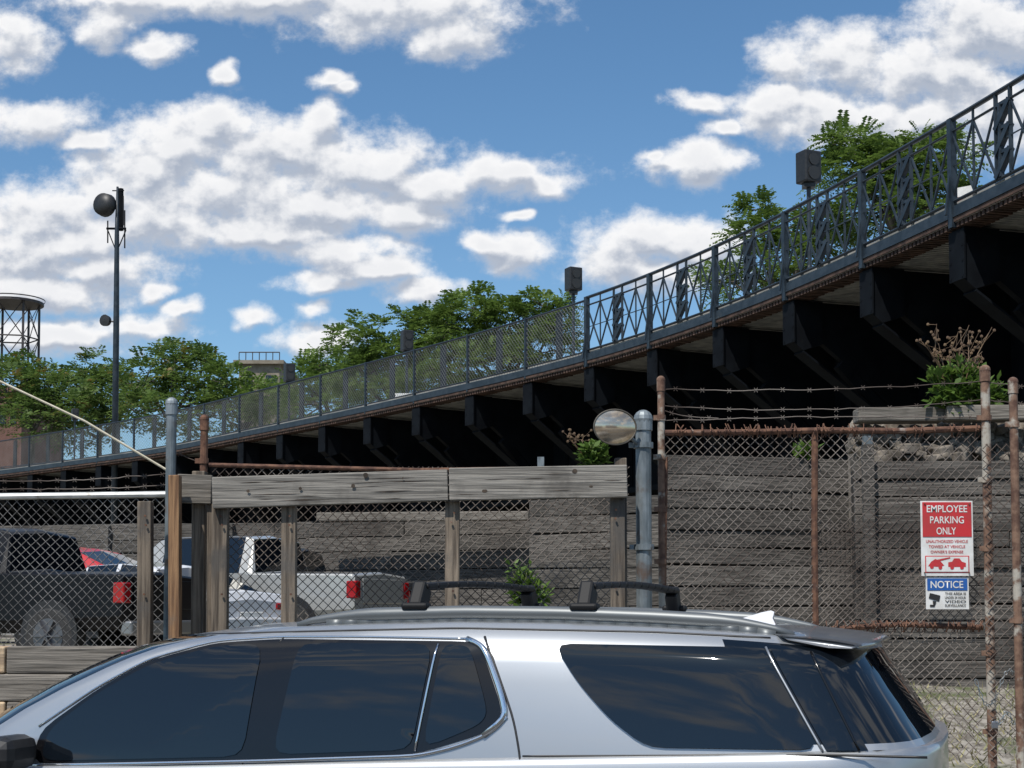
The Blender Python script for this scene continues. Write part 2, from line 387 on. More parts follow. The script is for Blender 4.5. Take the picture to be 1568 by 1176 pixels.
for s in (0.02,W-.1):
    polyr(rl,s,ZD+H,.04,j0,iend); polyr(rl,s,ZD+H-.2,.022,j0,iend); polyr(rl,s,ZD+.12,.028,j0,iend); 
    for i in range(j0,iend-NB,NB):
        rl.beam(off(i,s,ZD-.3 if s<1 else ZD),off(i,s,ZD+H+.02),.11,.11,tan[i])
        rl.beam(off(i,s-.13,ZD-.1),off(i,s-.02,ZD+.7),.035,.045,tan[i])
        def seg(a,za,b,zb,w=.03):
            ia=int(a);fa=a-ia;ib=int(b);fb_=b-ib
            A=off(i+ia,s,0).lerp(off(i+ia+1,s,0),fa); B=off(i+ib,s,0).lerp(off(i+ib+1,s,0),fb_)
            A.z=ZD+za;B.z=ZD+zb
            lat.beam(A,B,w,w)
        lo,hi=.14,H-.2; mid=(lo+hi)/2
        for a,b in((0,2.6),(2.6,5.2),(6.8,9.4),(9.4,11.9)):
            seg(a,lo,b,hi);seg(a,hi,b,lo)
        for a in(2.6,9.4): seg(a,lo,a,H,.035)
        for a in(5.2,6.8): seg(a,lo,a,H,.055)
        seg(0,mid,11.9,mid,.018)
        k=3
        for q in range(k):
            z0=lo+(hi-lo)*q/k; z1=lo+(hi-lo)*(q+1)/k
            seg(5.2,z0,6.8,z1,.09); seg(5.2,z1,6.8,z1,.05)
        seg(5.7,lo,5.7,hi,.07)
    polyr(rl,s,ZD+H-.06,.03,0,j0+1); polyr(rl,s,ZD+.1,.02,0,j0+1)
    for i in range(0,j0,NB):
        wide.beam(off(i,s,ZD-.2 if s<1 else ZD),off(i,s,ZD+H-.02),.07,.07 ,tan[i])
        if i+6<N: wide.beam(off(i+6,s+(.1 if s<1 else 0),ZD),off(i+6,s+(.1 if s<1 else 0),ZD+H-.1),.26,.05,nor[i+6])
        if s<1:
            a=off(i,s,ZD+.1);b=off(i+NB,s,ZD+.1)
            chainlink(link,a,b-a,Vector((0,0,1)),(b-a).length,H-.16,.13,.006)
rl.obj('rail_tubes_and_posts',RAILM,via); lat.obj('railing_lattice',RAILM,via); wide.obj('fence_posts',RAILM,via)
link.obj('railing_mesh',mat('mesh_wire_grey',(.16,.16,.15),(.25,.24,.23),rough=.6,ns=2),via)
for (x,y,wp,hp,D) in ((1238,257,36,50,29.2),(878,428,26,36,40.5),(623,522,20,32,50),(443,571,18,28,58),(115,634,12,16,72)):
    g=group('loudspeaker_pole'); c=P(x,y,D); wm=wp*D/F; hm=hp*D/F
    M=Matrix.Rotation(.45,4,'Z')
    MB().box(c,(wm*.85,wm*.75,hm),M).obj('cabinet',BLACK,g,bevel=.03)
    gm=MB()
    for k,rr in((.2,.26),(-.22,.3)):
        q=c+M@Vector((0,-wm*.375,hm*k)); ax=M@Vector((0,-.02,0))
        gm.tube([q,q+ax],wm*rr,14)
    gm.obj('drivers',mat('grille',(.022,.022,.022),rough=.5),g)
    pb=Vector((c.x,c.y,ZD+.003))
    m=MB().tube([c-Vector((0,0,hm/2)),pb],.045,8)
    for a in range(3):
        d=Vector((math.cos(a*2.1),math.sin(a*2.1),0))*.3; m.tube([pb+Vector((0,0,.5)),pb+d],.025,6)
    m.obj('pole',RAILM,g)
    MB().box(c-Vector((0,0,hm/2+.05)),(wm*.5,wm*.5,.08)).obj('bracket',BLACK,g)
g=group('barrier_board'); c=PZ(540,622,ZD); c+=Vector((1.5,1.5,0))
MB().box(c+Vector((0,0,.45)),(.8,.12,.35)).box(c+Vector((-.3,0,.2)),(.06,.3,.4)).box(c+Vector((.3,0,.2)),(.06,.3,.4)).obj('panel',WHITE,g)
g=group('construction_barrier')
ib=min(range(N),key=lambda i:abs(proj(off(i,1.0,ZD))[0]-1482)); c=off(ib,1.0,ZD+.003)
M=Matrix.Rotation(-.7,4,'Z')
MB().box(c+Vector((0,0,.35)),(.36,.05,.16),M).box(c+Vector((0,0,.70)),(.36,.05,.16),M).box(c+Vector((0,0,.04)),(.3,.3,.08),M).obj('boards',WHITE,g)
MB().box(c+Vector((0,0,.52)),(.36,.05,.09),M).obj('red_band',mat('orange',(.4,.10,.07),rough=.6),g)
MB().box(c+M@Vector((-.16,0.04,.4)),(.03,.03,.78)).box(c+M@Vector((.16,0.04,.4)),(.03,.03,.78)).obj('legs',WHITE,g)
# ---------------- trees ----------------
LEAF=leafmat('leaves',(.05,.092,.018),(.185,.275,.055))
LEAF2=leafmat('leaves_reddish',(.046,.088,.02),(.16,.24,.055),(.28,.16,.05))
LEAF3=leafmat('leaves_weed',(.05,.10,.016),(.15,.24,.045))
def tree(base,crowns,clumps,fronds,fl,lm,pairs=5,lw=.3,trunk_r=.16,crad=.55):
    g=group('tree_of_heaven'); v=[];f=[]
    base=Vector(base)
    tk=MB()
    top=Vector((sum(c[0].x for c in crowns)/len(crowns),sum(c[0].y for c in crowns)/len(crowns),min(c[0].z for c in crowns)-.5))
    tk.tube([base,base.lerp(top,.5)+Vector((U(-.2,.2),U(-.2,.2),0)),top],[trunk_r*1.3,trunk_r,trunk_r*.7],8)
    for c,r in crowns:
        mid=top.lerp(c,.5)+Vector((U(-.3,.3),U(-.3,.3),-.2))
        tk.tube([top-Vector((0,0,.3)),mid,c+Vector((0,0,r.z*.3))],[trunk_r*.55,trunk_r*.38,trunk_r*.1],6)
        n=int(clumps*(r.x*r.z)**.5*r.y**.3)
        for _ in range(n):
            while 1:
                d=Vector((U(-1,1),U(-1,1),U(-1,1)))
                if .25<d.length<1: break
            d=d.normalized()*(d.length**.45)*U(.75,1.18)
            q=c+Vector((d.x*r.x,d.y*r.y,d.z*r.z))
            if R()<.3: tk.tube([c.lerp(q,.2),q],[trunk_r*.16,.012],4,False)
            cr=crad*U(.5,1.25)
            for _ in range(fronds):
                a=U(0,6.283); el=U(-.3,1.1)
                dr=(Vector((math.cos(a)*math.cos(el),math.sin(a)*math.cos(el),math.sin(el)))+d.normalized()*.45).normalized()
                o=q+dr*cr*U(0,.5); L=fl*U(.7,1.2)
                sd=dr.cross(Vector((0,0,1))); 
                if sd.length<.1: sd=Vector((1,0,0))
                sd.normalize()
                for k in range(pairs):
                    tt=(k+.6)/pairs; pp=o+dr*L*tt-Vector((0,0,.35*L*tt*tt))
                    for sg in(-1,1):
                        ld=(sd*sg+dr*.45-Vector((0,0,.25+.3*R()))).normalized(); ll=L*lw*U(.8,1.2)*(1.15-.5*abs(tt-.45)); wv=dr*(ll*.23)+Vector((0,0,U(-.08,.08)*ll))
                        b=len(v); v+=[pp,pp+ld*ll*.5+wv,pp+ld*ll,pp+ld*ll*.5-wv]; f.append((b,b+1,b+2,b+3))
    mesh_obj('foliage',v,f,lm,g); tk.obj('trunk',BARK,g,smooth=True)
    return g
def crown(x,y,rx,ry,D,dy=None):
    s=D/F; return (P(x,y,D),Vector((rx*s,(dy or (rx*s)),ry*s)))
def gl(x,D,z=1.1): p=P(x,600,D); return (p.x,D,z)
tree(gl(45,84),[crown(40,580,48,32,84),crown(85,606,58,34,84),crown(10,610,54,40,83),crown(70,640,70,42,83)],22,9,.72,LEAF2,4,.34,.22,.72)
tree(gl(150,88),[crown(152,572,44,26,88),crown(140,602,60,36,88),crown(190,614,60,38,87),crown(130,650,60,42,87)],22,9,.72,LEAF2,4,.34,.22,.72)
tree(gl(250,82),[crown(268,555,48,28,82),crown(222,585,50,34,82),crown(305,582,58,36,82),crown(260,625,80,44,81)],22,9,.72,LEAF2,4,.34,.22,.72)
tree(gl(370,80),[crown(345,588,42,30,80),crown(395,612,44,28,80),crown(340,635,60,36,80),crown(420,620,46,28,79)],21,9,.68,LEAF,4,.34,.2,.68)
tree(gl(500,72),[crown(500,564,40,24,72),crown(468,588,46,26,72),crown(545,580,46,34,72),crown(500,618,68,32,71)],24,10,.62,LEAF,4,.34,.2,.6)
tree(gl(640,64),[crown(560,520,44,26,64),crown(635,498,48,26,64),crown(600,552,62,36,64),crown(665,532,60,44,64),crown(555,580,52,30,64),crown(650,600,80,28,63)],29,11,.58,LEAF,5,.32,.2,.56)
tree(gl(740,62),[crown(735,474,58,26,62),crown(700,507,56,36,62),crown(780,496,58,36,62),crown(832,470,34,20,61),crown(850,502,32,24,61),crown(800,545,70,36,61),crown(720,560,70,36,61)],29,11,.58,LEAF,5,.32,.2,.56)
tree(gl(1340,42),[crown(1300,216,36,20,41),crown(1362,236,44,16,41),crown(1420,220,44,18,41),crown(1300,266,52,30,41),crown(1380,270,60,32,41),crown(1450,246,42,32,40),crown(1340,320,72,34,41),crown(1430,310,48,36,40)],33,9,.6,LEAF,7,.25,.16,.38)
tree(gl(1180,44),[crown(1163,322,26,13,44),crown(1200,354,42,24,44),crown(1150,358,34,20,44),crown(1250,352,42,32,43),crown(1180,405,64,34,44),crown(1110,430,46,22,44),crown(1270,380,40,30,43)],31,9,.58,LEAF,6,.26,.16,.38)
# ---------------- antenna mast ----------------
g=group('antenna_mast'); D=62
def Q(x,y): return P(x,y,D)
a=Q(178,655); a.z=1.0
MB().tube([a,Q(178,500),Q(179,360),Q(180,286)],[.15,.13,.10,.05],10).obj('mast',RAILM,g,smooth=True)
m=MB(); m.tube([Q(184,288)+Vector((0,.1,0)),Q(184,352)+Vector((0,.1,0))],.12,8); m.tube([Q(188,300),Q(188,345)],.05,6); m.tube([Q(163,350),Q(193,350)],.05,6); m.tube([Q(165,338),Q(165,372)],.03,6); m.tube([Q(191,322),Q(191,380)],.03,6); m.tube([Q(172,292),Q(190,292)],.025,6)
m.beam(Q(165,352),Q(178,385),.04,.04); m.beam(Q(193,352),Q(179,385),.04,.04)
m.obj('antenna_arrays',BSTEEL,g)
c=Q(161,314); ax=Vector((-.35,-.9,0)).normalized()
MB().tube([c+ax*.25,c+ax*.2,c-ax*.1,c-ax*.25],[.1,.47,.5,.2],18).tube([c,Q(178,314)],.06,6).obj('microwave_dish',BLACK,g,smooth=True)
c=Q(162,491); MB().tube([c+ax*.12,c+ax*.1,c-ax*.1],[.05,.25,.22],14).tube([c,Q(178,493)],.04,6).obj('small_dish',BLACK,g)
g=group('water_tower_frame'); D=140; s=D/F
m=MB(); c0=P(20,465,D); rr=46*s
DK=mat('dark_frame',(.03,.025,.025),(.05,.04,.04),ns=3)
m.tube([c0+Vector((0,0,-.12)),c0+Vector((0,0,.12))],rr,24); m.tube([c0+Vector((0,0,.3)),c0+Vector((0,0,.42))],rr*1.04,24,False)
legs=[]
for a in range(6):
    an=a*math.pi/3+.2; d=Vector((math.cos(an),math.sin(an),0))*rr*.85
    t0=c0+d; b0_=c0+d*1.05; b0_.z=1; legs.append((t0,b0_)); m.tube([b0_,t0],.12,5)
for a in range(6):
    (t0,b_0),(t1,b_1)=legs[a],legs[(a+1)%6]
    for k in range(3):
        z0=t0.z-k*3.4; z1=z0-3.4
        A=t0.copy();A.z=z0;B=t1.copy();B.z=z1; m.tube([A,B],.045,4); A.z=z1;B.z=z0; m.tube([A,B],.045,4); A.z=z1; B.z=z1; m.tube([A,B],.07,4)
m.obj('steel_frame',DK,g)
g=group('beige_building'); D=120
BE=mat('beige_stucco',(.17,.145,.11),(.24,.21,.165),ns=2,rough=.9)
a=P(366,558,D); b=P(428,558,D); cx=(a.x+b.x)/2
MB().box((cx,D+5,(a.z+1)/2),(b.x-a.x,10,a.z-1)).box((cx,D+5,a.z+.15),(b.x-a.x+.8,10.8,.3)).obj('walls',BE,g)
m=MB(); 
for i in range(7):
    x=a.x+(b.x-a.x)*i/6; m.tube([(x,D,a.z+.3),(x,D,a.z+1.0)],.04,5)
m.tube([(a.x,D,a.z+1.0),(b.x,D,a.z+1.0)],.05,5); m.obj('roof_railing',DK,g)
MB().box((cx-1,D-.02,a.z-1.5),(.9,.1,1.2)).box((cx+1,D-.02,a.z-1.5),(.9,.1,1.2)).obj('windows',GLASS,g)
g=group('brick_house'); D=105; a=P(-60,600,D); b=P(34,600,D)
BR2=mat('dull_brick',(.10,.05,.038),(.17,.085,.065),rough=.9,ns=6,scale=(1,1,4))
MB().box(((a.x+b.x)/2,D+5,a.z/2),(b.x-a.x,10,a.z)).box(((a.x+b.x)/2,D+5,a.z+.15),(b.x-a.x+.4,10.4,.3)).obj('walls',BR2,g)
m=MB()
for x in range(6): m.box((a.x+.8+x*.75,D-.02,a.z-1.8),(.4,.1,1.0))
m.obj('windows',GLASS,g)
# ---------------- timber retaining walls ----------------
def boardwall(name,x0,x1,ytop,D0,D1,zb,bh=.25,seg=2.6,th=.08,posts=True):
    g=group(name); A=P(x0,ytop,D0); B=P(x1,ytop,D1); zt=(A.z+B.z)/2
    d=Vector((B.x-A.x,B.y-A.y,0)); L=d.length; d.normalize(); n=Vector((d.y,-d.x,0))
    m=MB(); z=zt
    while z>zb:
        cur=0.
        hh=bh*U(.8,1.2)
        while cur<L:
            ln=U(seg*.6,seg*1.3); e=min(L,cur+ln)
            if L-e<.4: e=L
            o=n*U(0,.045); tilt=U(-.013,.013)
            p=Vector((A.x,A.y,0))+d*(cur+.004)+o; q=Vector((A.x,A.y,0))+d*(e-.004)+o+n*U(-.015,.015)
            p.z=z-hh/2+tilt;q.z=z-hh/2-tilt
            m.beam(p,q,th,hh-U(.004,.024)); cur=e
        z-=hh
    m.obj('boards',WWALL,g,bevel=.01)
    if posts:
        pm=MB(); x=.15
        while x<L:
            p=Vector((A.x,A.y,0))+d*x+n*.13; pm.beam((p.x,p.y,zb-.3),(p.x,p.y,zt+U(-.05,.2)),.15,.13,d); x+=2.9
        pm.obj('posts',WWALL,g,bevel=.01)
    MB().beam(Vector((A.x,A.y,(zt+zb)/2-.1))-n*.12,Vector((B.x,B.y,(zt+zb)/2-.1))-n*.12,.1,zt-zb).obj('backing',mat('earth_fill',(.02,.017,.014)),g)
boardwall('timber_retaining_wall',1306,1640,706,17.2,17.0,.7,.22)
boardwall('timber_retaining_wall',1018,1312,700,18.4,19.2,.7,.23,posts=False)
boardwall('timber_retaining_wall',812,1030,762,21.5,20.5,.7,.25,posts=False)
boardwall('timber_retaining_wall',470,818,798,29.5,28,.8,.32,posts=False)
boardwall('timber_retaining_wall',-200,480,803,34,32,.8,.32)
g=group('timber_cap_beam')
MB().beam(P(1310,637,17.6),P(1442,636,17.6),.3,.17).beam(P(1446,634,17.5),P(1640,633,17.4),.3,.18).obj('beam',WX,g,bevel=.02)
MB().beam(P(488,792,28.6),P(812,790,27.4),.25,.17).obj('beam_low',WX,g,bevel=.02)
rb=MB(); g=group('stone_rubble')
for k in range(260):
    x=U(1315,1640); y=U(652,706); p=P(x,y,17.95+U(-.1,.3)-(y-652)*.008); r=U(.04,.15)
    M=Matrix.Rotation(U(-.6,.6),4,'Y')@Matrix.Rotation(U(0,3),4,'Z')@Matrix.Rotation(U(-.5,.5),4,'X')
    rb.box(p,(r*2.2,r*1.4,r*.9),M)
rb.obj('stones',CONC,g,bevel=.03)
A=P(1312,650,18.1);B=P(1640,650,18.1); MB().box(((A.x+B.x)/2,18.35,A.z-.6),(B.x-A.x,.5,1.3)).obj('earth_bank',CONC,g)
MB().beam(P(1328,716,17.5),P(1328,668,17.5),.1,.1).obj('stub_post',GALV,g)
MB().beam(P(828,762,22.5),P(828,700,22.5),.1,.1).obj('stub_post_b',GALV,g)
def weed(name,x,y,D,w,h,n=160,dead=0,lm=LEAF3,size=.16):
    g=group(name); c=P(x,y,D); s=D/F; v=[];f=[]; st=MB(); dm=MB()
    for k in range(n//8):
        a=U(0,6.28); q=c+Vector((math.cos(a)*w*s*R()*.9,math.sin(a)*w*s*R()*.6,h*s*U(.25,1)))
        b=c+Vector((U(-.3,.3)*w*s,U(-.1,.1),0)); st.tube([b,b.lerp(q,.55)+Vector((0,0,.05)),q],.006,4,False)
        for j in range(22):
            p=b.lerp(q,U(.15,1.05))+Vector((U(-.05,.05),U(-.05,.05),U(-.03,.05))); d=Vector((U(-1,1),U(-1,1),U(-.5,.9))).normalized(); sd=d.cross(Vector((U(-1,1),U(-1,1),1))).normalized(); L=size*U(.5,1.2)
            i=len(v); v+=[p,p+d*L*.5+sd*L*.2,p+d*L,p+d*L*.5-sd*L*.2]; f.append((i,i+1,i+2,i+3))
    mesh_obj('leaves',v,f,lm,g); st.obj('stems',mat('stem',(.12,.13,.05)),g)
    if dead:
        for k in range(dead):
            q=c+Vector((U(-1,1)*w*1.3*s,U(-.3,.3),h*s*U(1.1,1.8))); m2=c.lerp(q,.6)+Vector((U(-.15,.15),0,.1))
            dm.tube([c,m2,q],[.010,.007,.003],4,False)
            for j in range(6):
                p=m2.lerp(q,U(0,1))+Vector((U(-.12,.12),U(-.1,.1),U(-.05,.12))); dm.tube([m2.lerp(q,R()),p],.003,3,False); dm.sphere(p,.02,5,3)
        dm.obj('dead_stalks',mat('dead_brown',(.10,.06,.035),(.17,.11,.06),ns=9),g)
    return g
weed('wild_shrub',1465,635,17.5,46,78,620,13)
weed('wild_shrub',1510,622,17.6,36,40,260)
weed('wild_shrub',905,712,21.5,34,32,220,4)
weed('wild_shrub',808,938,13.5,34,66,420,size=.11)
weed('wild_shrub',1235,700,19,26,14,60)
gm=[];gf=[]
def blades(n,x0,x1,y0,y1,h0,h1):
    for k in range(n):
        x=U(x0,x1); y=U(y0,y1); z=gz(x,y); a=U(0,6.28); h=U(h0,h1); d=Vector((math.cos(a),math.sin(a),0))*.01; l=Vector((U(-.1,.1),U(-.1,.1),h))
        b=len(gm); p=Vector((x,y,z)); gm.extend([p-d,p+d,p+l]); gf.append((b,b+1,b+2))
blades(4500,-7.4,-2.2,9.6,14,.05,.26); blades(5000,2.2,9,8.8,17,.03,.12)
mesh_obj('grass',gm,gf,mat('dry_grass',(.10,.12,.035),(.28,.24,.12),ns=3,isl=.3))
# ---------------- front fence line ----------------
DF=10.5
def FP(x,y,D=DF): return P(x,y,D)
def pole(name,x,ytop,ybot,wpx,m,D=DF,couplings=()):
    g=group(name); r=wpx*D/F/2; a=FP(x,ytop,D); b=FP(x,ybot,D); b.x=a.x
    b.z=min(b.z,gz(b.x,D)-.05)
    t=MB().tube([b,a],r,14); 
    t.sphere(a+Vector((0,0,-.01)),r*1.25,12,8).tube([a-Vector((0,0,.09)),a],r*1.18,14)
    for yc in couplings:
        q=FP(x,yc,D); q.x=a.x; t.tube([q-Vector((0,0,.02)),q+Vector((0,0,.02))],r*1.28,14); t.box(q+Vector((-r*1.6,-.01,0)),(.03,.02,.035))
    t.obj('pipe',m,g); return g,a
pole('steel_bollard_post',985,640,935,24,GALV,10.3,couplings=(682,838))
pole('fence_post_steel',263,616,945,16,GALV,10.4)
pole('fence_post_rusty',313,640,950,12,RUST,10.5,couplings=(706,))
pole('fence_post_rusty',1012,580,930,11,RUSTL,10.5,couplings=(640,700,780,860))
pole('gate_post_rusty',1508,565,1200,14,RUSTL,10.4,couplings=(640,735,840,1000,1120))
pole('gate_post_rusty',1551,583,1200,13,RUSTL,10.2,couplings=(650,950))
fen=group('chain_link_fence')
t=MB()
t.tube([FP(1018,663),FP(1140,662),FP(1260,659),FP(1380,660),FP(1500,656)],.022,8)
t.tube([FP(1255,965),FP(1320,960),FP(1380,956),FP(1505,961)],.02,8)
t.tube([FP(1248,662),FP(1247,800),FP(1249,965)],.024,8)
t.tube([FP(1020,700),FP(1017,930)],.014,6)
t.tube([FP(320,712),FP(640,720),FP(960,716)],.016,8)
t.obj('rails',RUST,fen)
tt=MB()
for k in range(70):
    x=U(1020,1500); q=FP(x,661,10.47); tt.tube([q+Vector((0,0,-.04)),q+Vector((U(-.02,.02),-.03,.0)),q+Vector((U(-.03,.03),0,U(.02,.06)))],.004,4)
for k in range(50):
    x=U(1260,1500); q=FP(x,959,10.47); tt.tube([q+Vector((0,0,-.04)),q+Vector((U(-.02,.02),-.03,.0)),q+Vector((U(-.03,.03),0,.04))],.004,4)
tt.obj('wire_ties',RUST,fen)
MB().tube([FP(-60,761),FP(255,757)],.024,8).obj('left_top_rail',GALVL,fen)
def linkpx(x0,x1,yt,yb,m,name,D=DF,r=.0034,pt=.068):
    a=FP(x0,yb,D);b=FP(x1,yb,D);c=FP(x0,yt,D); mb=MB(); chainlink(mb,a,Vector((1,0,0)),Vector((0,0,1)),b.x-a.x,c.z-a.z,pt,r); mb.obj(name,m,fen)
linkpx(1018,1504,662,962,WIRER,'mesh_right',r=.0036)
linkpx(1252,1504,962,1160,WIRER,'mesh_lower_right',r=.0036)
linkpx(1514,1640,680,1160,WIRER,'mesh_far_right',10.3,r=.0036)
linkpx(1252,1504,800,962,WIRER,'mesh_overlap',10.56,r=.003)
linkpx(322,962,716,990,WIRER,'mesh_mid',r=.0034)
linkpx(-80,256,760,1000,WIRE,'mesh_left',r=.0028)
bw=MB()
def barb(x0,y0,x1,y1,sag,D=DF,n=24):
    pts=[]
    for i in range(n+1):
        t=i/n; pts.append(FP(x0+(x1-x0)*t,y0+(y1-y0)*t+sag*4*t*(1-t)+U(-1.2,1.2),D))
    bw.tube(pts,.0035,4,False)
    for i in range(1,n,2):
        q=pts[i]; 
        for s in(-1,1): bw.tube([q+Vector((-.013*s,0,-.016)),q+Vector((.013*s,0,.016))],.0022,3,False)
barb(1014,596,1506,584,6); barb(1014,622,1506,612,10); barb(1014,645,1506,640,-4); barb(1014,628,1100,640,4,n=6)
barb(1506,584,1700,600,3,10.4); barb(1506,612,1700,622,3,10.4)
barb(-60,735,262,724,6); barb(-60,748,262,742,4); barb(262,690,330,712,3,n=5)
bw.obj('barbed_wire',WIRER,fen)
g=group('guy_wire'); MB().tube([FP(-120,520,10.4),FP(0,584,10.4),FP(130,645,10.4),FP(256,720,10.4)],.009,6).obj('cable',mat('cream_rope',(.42,.38,.28),(.52,.47,.36),ns=20),g)
g=group('gate_chain'); m=MB()
pts=[FP(1494+i*3.2,1040+34*math.sin(i*.28)+i*1.2,10.25) for i in range(23)]+[FP(1562-i*3,1100+10*math.sin(i*.7),10.22) for i in range(14)]
for i in range(len(pts)-1):
    a,b=pts[i],pts[i+1]; d=(b-a)*.75; c=(a+b)/2; sd=Vector((0,1,0)) if i%2 else d.cross(Vector((0,1,0))).normalized()
    loop=[c+d*.7*math.cos(t*math.pi/4)+sd*.011*math.sin(t*math.pi/4) for t in range(9)]
    m.tube(loop,.0032,4,False)
m.obj('links',GALV,g); MB().box(pts[-1]-Vector((0,0,.03)),(.045,.02,.05)).obj('padlock',ALLOY,g,bevel=.006)
# ---- wooden frame
wf=group('timber_guard_frame')
def plank(mb,x0,y0,x1,y1,hpx,th,D): mb.beam(FP(x0,y0,D),FP(x1,y1,D),th,hpx*D/F)
m=MB(); plank(m,326,755,686,743,48,.06,10.12); plank(m,688,742,960,737,50,.06,10.11); m.obj('top_beam',WXB,wf,bevel=.006)
m=MB()
for x,y,D in((460,748,10.08),(541,744,10.08),(880,722,10.08),(617,732,10.08),(742,752,10.08),(380,752,10.08),(905,745,10.08),(560,728,10.08)):
    q=FP(x,y,D+.006); r1=U(.008,.018); n=len(m.v); k=12; e=U(.6,1.6)
    pts_=[q+Vector((r1*e*math.cos(a*math.pi/6)*U(.8,1.2),-.0075,r1*math.sin(a*math.pi/6)*U(.8,1.2))) for a in range(k)]
    m.v+=pts_; m.f.append(tuple(range(n,n+k)))
m.obj('knots',KNOT,wf)
m=MB()
for k in range(26): # drying checks (thin splits) along the beam
    x=U(340,930); L=U(20,90); y0=755+(x-326)*(-.03)+U(-17,17); q=FP(x,y0,10.086); q2=FP(min(x+L,955),y0-L*.03+U(-1,1),10.086)
    if x<686<x+L: continue
    n=len(m.v); hgt=Vector((0,0,U(.0012,.003))); m.v+=[q,(q+q2)/2-hgt-Vector((0,0,.001)),q2,(q+q2)/2+hgt]
    for a in range(n,n+4): m.v[a]=Vector((m.v[a].x,10.0785 if x>686 else 10.0885,m.v[a].z))
    m.f.append((n,n+1,n+2,n+3))
m.obj('splits',KNOT,wf)
m=MB(); plank(m,272,748,325,750,44,.06,10.25); m.obj('short_beam',WX,wf,bevel=.006)
m=MB()
def vpost(mb,x,yt,yb,wpx,D,th=.09):
    a=FP(x,yt,D); b=FP(x+U(-2,2),yb,D); b.z=min(b.z,1.1); mb.beam(b,a,wpx*D/F,th,(0,1,0))
for x,yt,wd in((338,772,24),(443,775,22),(693,768,22),(945,762,22)): vpost(m,x,yt,990,wd,10.2)
vpost(m,306,722,990,20,10.35); vpost(m,324,740,990,10,10.3); vpost(m,223,768,1000,21,10.2); vpost(m,950,702,760,18,10.25)
m.obj('posts',WZ,wf,bevel=.006)
m=MB(); vpost(m,268,728,1000,17,10.1); m.obj('corner_post',WZO,wf,bevel=.006)
m=MB()
for x,yt in((443,790),(693,785),(945,780),(338,790),(223,790)):
    for dy in (0,14,120): q=FP(x+U(-3,3),yt+dy,10.14); m.tube([q,q-Vector((0,.012,0))],.008,6)
m.obj('bolts',RUST,wf)
lw=group('low_timber_wall'); m=MB()
for k,(yt) in enumerate((990,1032,1074,1116,1158)):
    a=FP(16 if k%2==0 else -4,yt+20,9.3); b=FP(214 if k<1 else 330,yt+20,9.3); m.beam(a,b,.16,.168)
m.beam(FP(330,1052,9.32),FP(900,1052,9.32),.14,.16); m.beam(FP(330,1094,9.32),FP(900,1094,9.32),.14,.16)
m.obj('sleepers',WX,lw,bevel=.012)
m=MB()
for k,yt in enumerate((990,1032,1074,1116,1158)): m.beam(FP(-300,yt+20,9.3),FP(14 if k%2==0 else -6,yt+20,9.3),.165,.166)
m.obj('new_sleepers',PALE,lw,bevel=.012)
# ---- convex mirror
g=group('convex_traffic_mirror'); c=FP(942,654,10.15); ax=Vector((.28,-.95,-.05)).normalized()
Mr=mat('tan_reflection_face',(.50,.39,.28),(.74,.63,.49),rough=.16,metal=.8,ns=3,scale=(1,1,4))  # tan reflection with brown streaks painted into the face colour
bx=Vector((1,0,0)); bx=(bx-ax*bx.dot(ax)).normalized(); by=ax.cross(bx)
v=[c+ax*.035];f=[]; rn=7; n=32
for k in range(1,rn+1):
    for j in range(n):
        a=2*math.pi*j/n; rr=k/rn; v.append(c+bx*math.cos(a)*.152*rr+by*math.sin(a)*.118*rr+ax*.035*(1-rr*rr))
for j in range(n): f.append((0,1+j,1+(j+1)%n))
for k in range(rn-1):
    for j in range(n): a=1+k*n+j;b=1+k*n+(j+1)%n; f.append((a,a+n,b+n,b))
mesh_obj('mirror_face',v,f,Mr,g,True)
rim=[c+bx*math.cos(a*math.pi/20)*.155+by*math.sin(a*math.pi/20)*.121 for a in range(41)]
MB().tube(rim,.006,8,False).obj('rim',mat('rim_dark',(.08,.07,.055)),g)
v=[c-ax*.05]+[c+bx*math.cos(a*math.pi/16)*.15+by*math.sin(a*math.pi/16)*.117-ax*.004 for a in range(32)]
mesh_obj('back_shell',v,[(0,1+j,1+(j+1)%32) for j in range(32)],BLACK,g)
MB().tube([c-ax*.04,c+Vector((.1,.06,-.05)),FP(985,690,10.3)],.013,8).obj('arm',GALV,g)
# ---- signs
def text(s,cx,cy,wpx,hpx,D,m,parent,nm):
    cu=bpy.data.curves.new(nm,'FONT'); cu.body=s; cu.align_x='CENTER'; cu.align_y='CENTER'; cu.offset=.012
    o=bpy.data.objects.new('tmp',cu); COL.objects.link(o); bpy.context.view_layer.update()
    me=bpy.data.meshes.new_from_object(o); bpy.data.objects.remove(o)
    xs_=[q.co.x for q in me.vertices]; ys_=[q.co.y for q in me.vertices]
    sx=(wpx*D/F)/(max(xs_)-min(xs_)); sy=(hpx*D/F)/(max(ys_)-min(ys_)); c=FP(cx,cy,D)
    mx=(max(xs_)+min(xs_))/2; my=(max(ys_)+min(ys_))/2
    for q in me.vertices:
        x,y=q.co.x-mx,q.co.y-my; q.co=(c.x+x*sx,c.y,c.z+y*sy)
    me.materials.append(m); oo=bpy.data.objects.new(nm,me); COL.objects.link(oo); oo.parent=parent
def panel(x0,y0,x1,y1,D,m,parent,nm,th=.003):
    a=FP(x0,y1,D);b=FP(x1,y0,D); MB().box(((a.x+b.x)/2,D,(a.z+b.z)/2),(b.x-a.x,th,b.z-a.z)).obj(nm,m,parent,bevel=.0008)
DS=10.40
g=group('employee_parking_sign')
panel(1411,767,1489,882,DS,WHITE,g,'plate'); panel(1413,769,1487,822,DS-.004,RED,g,'red_header')
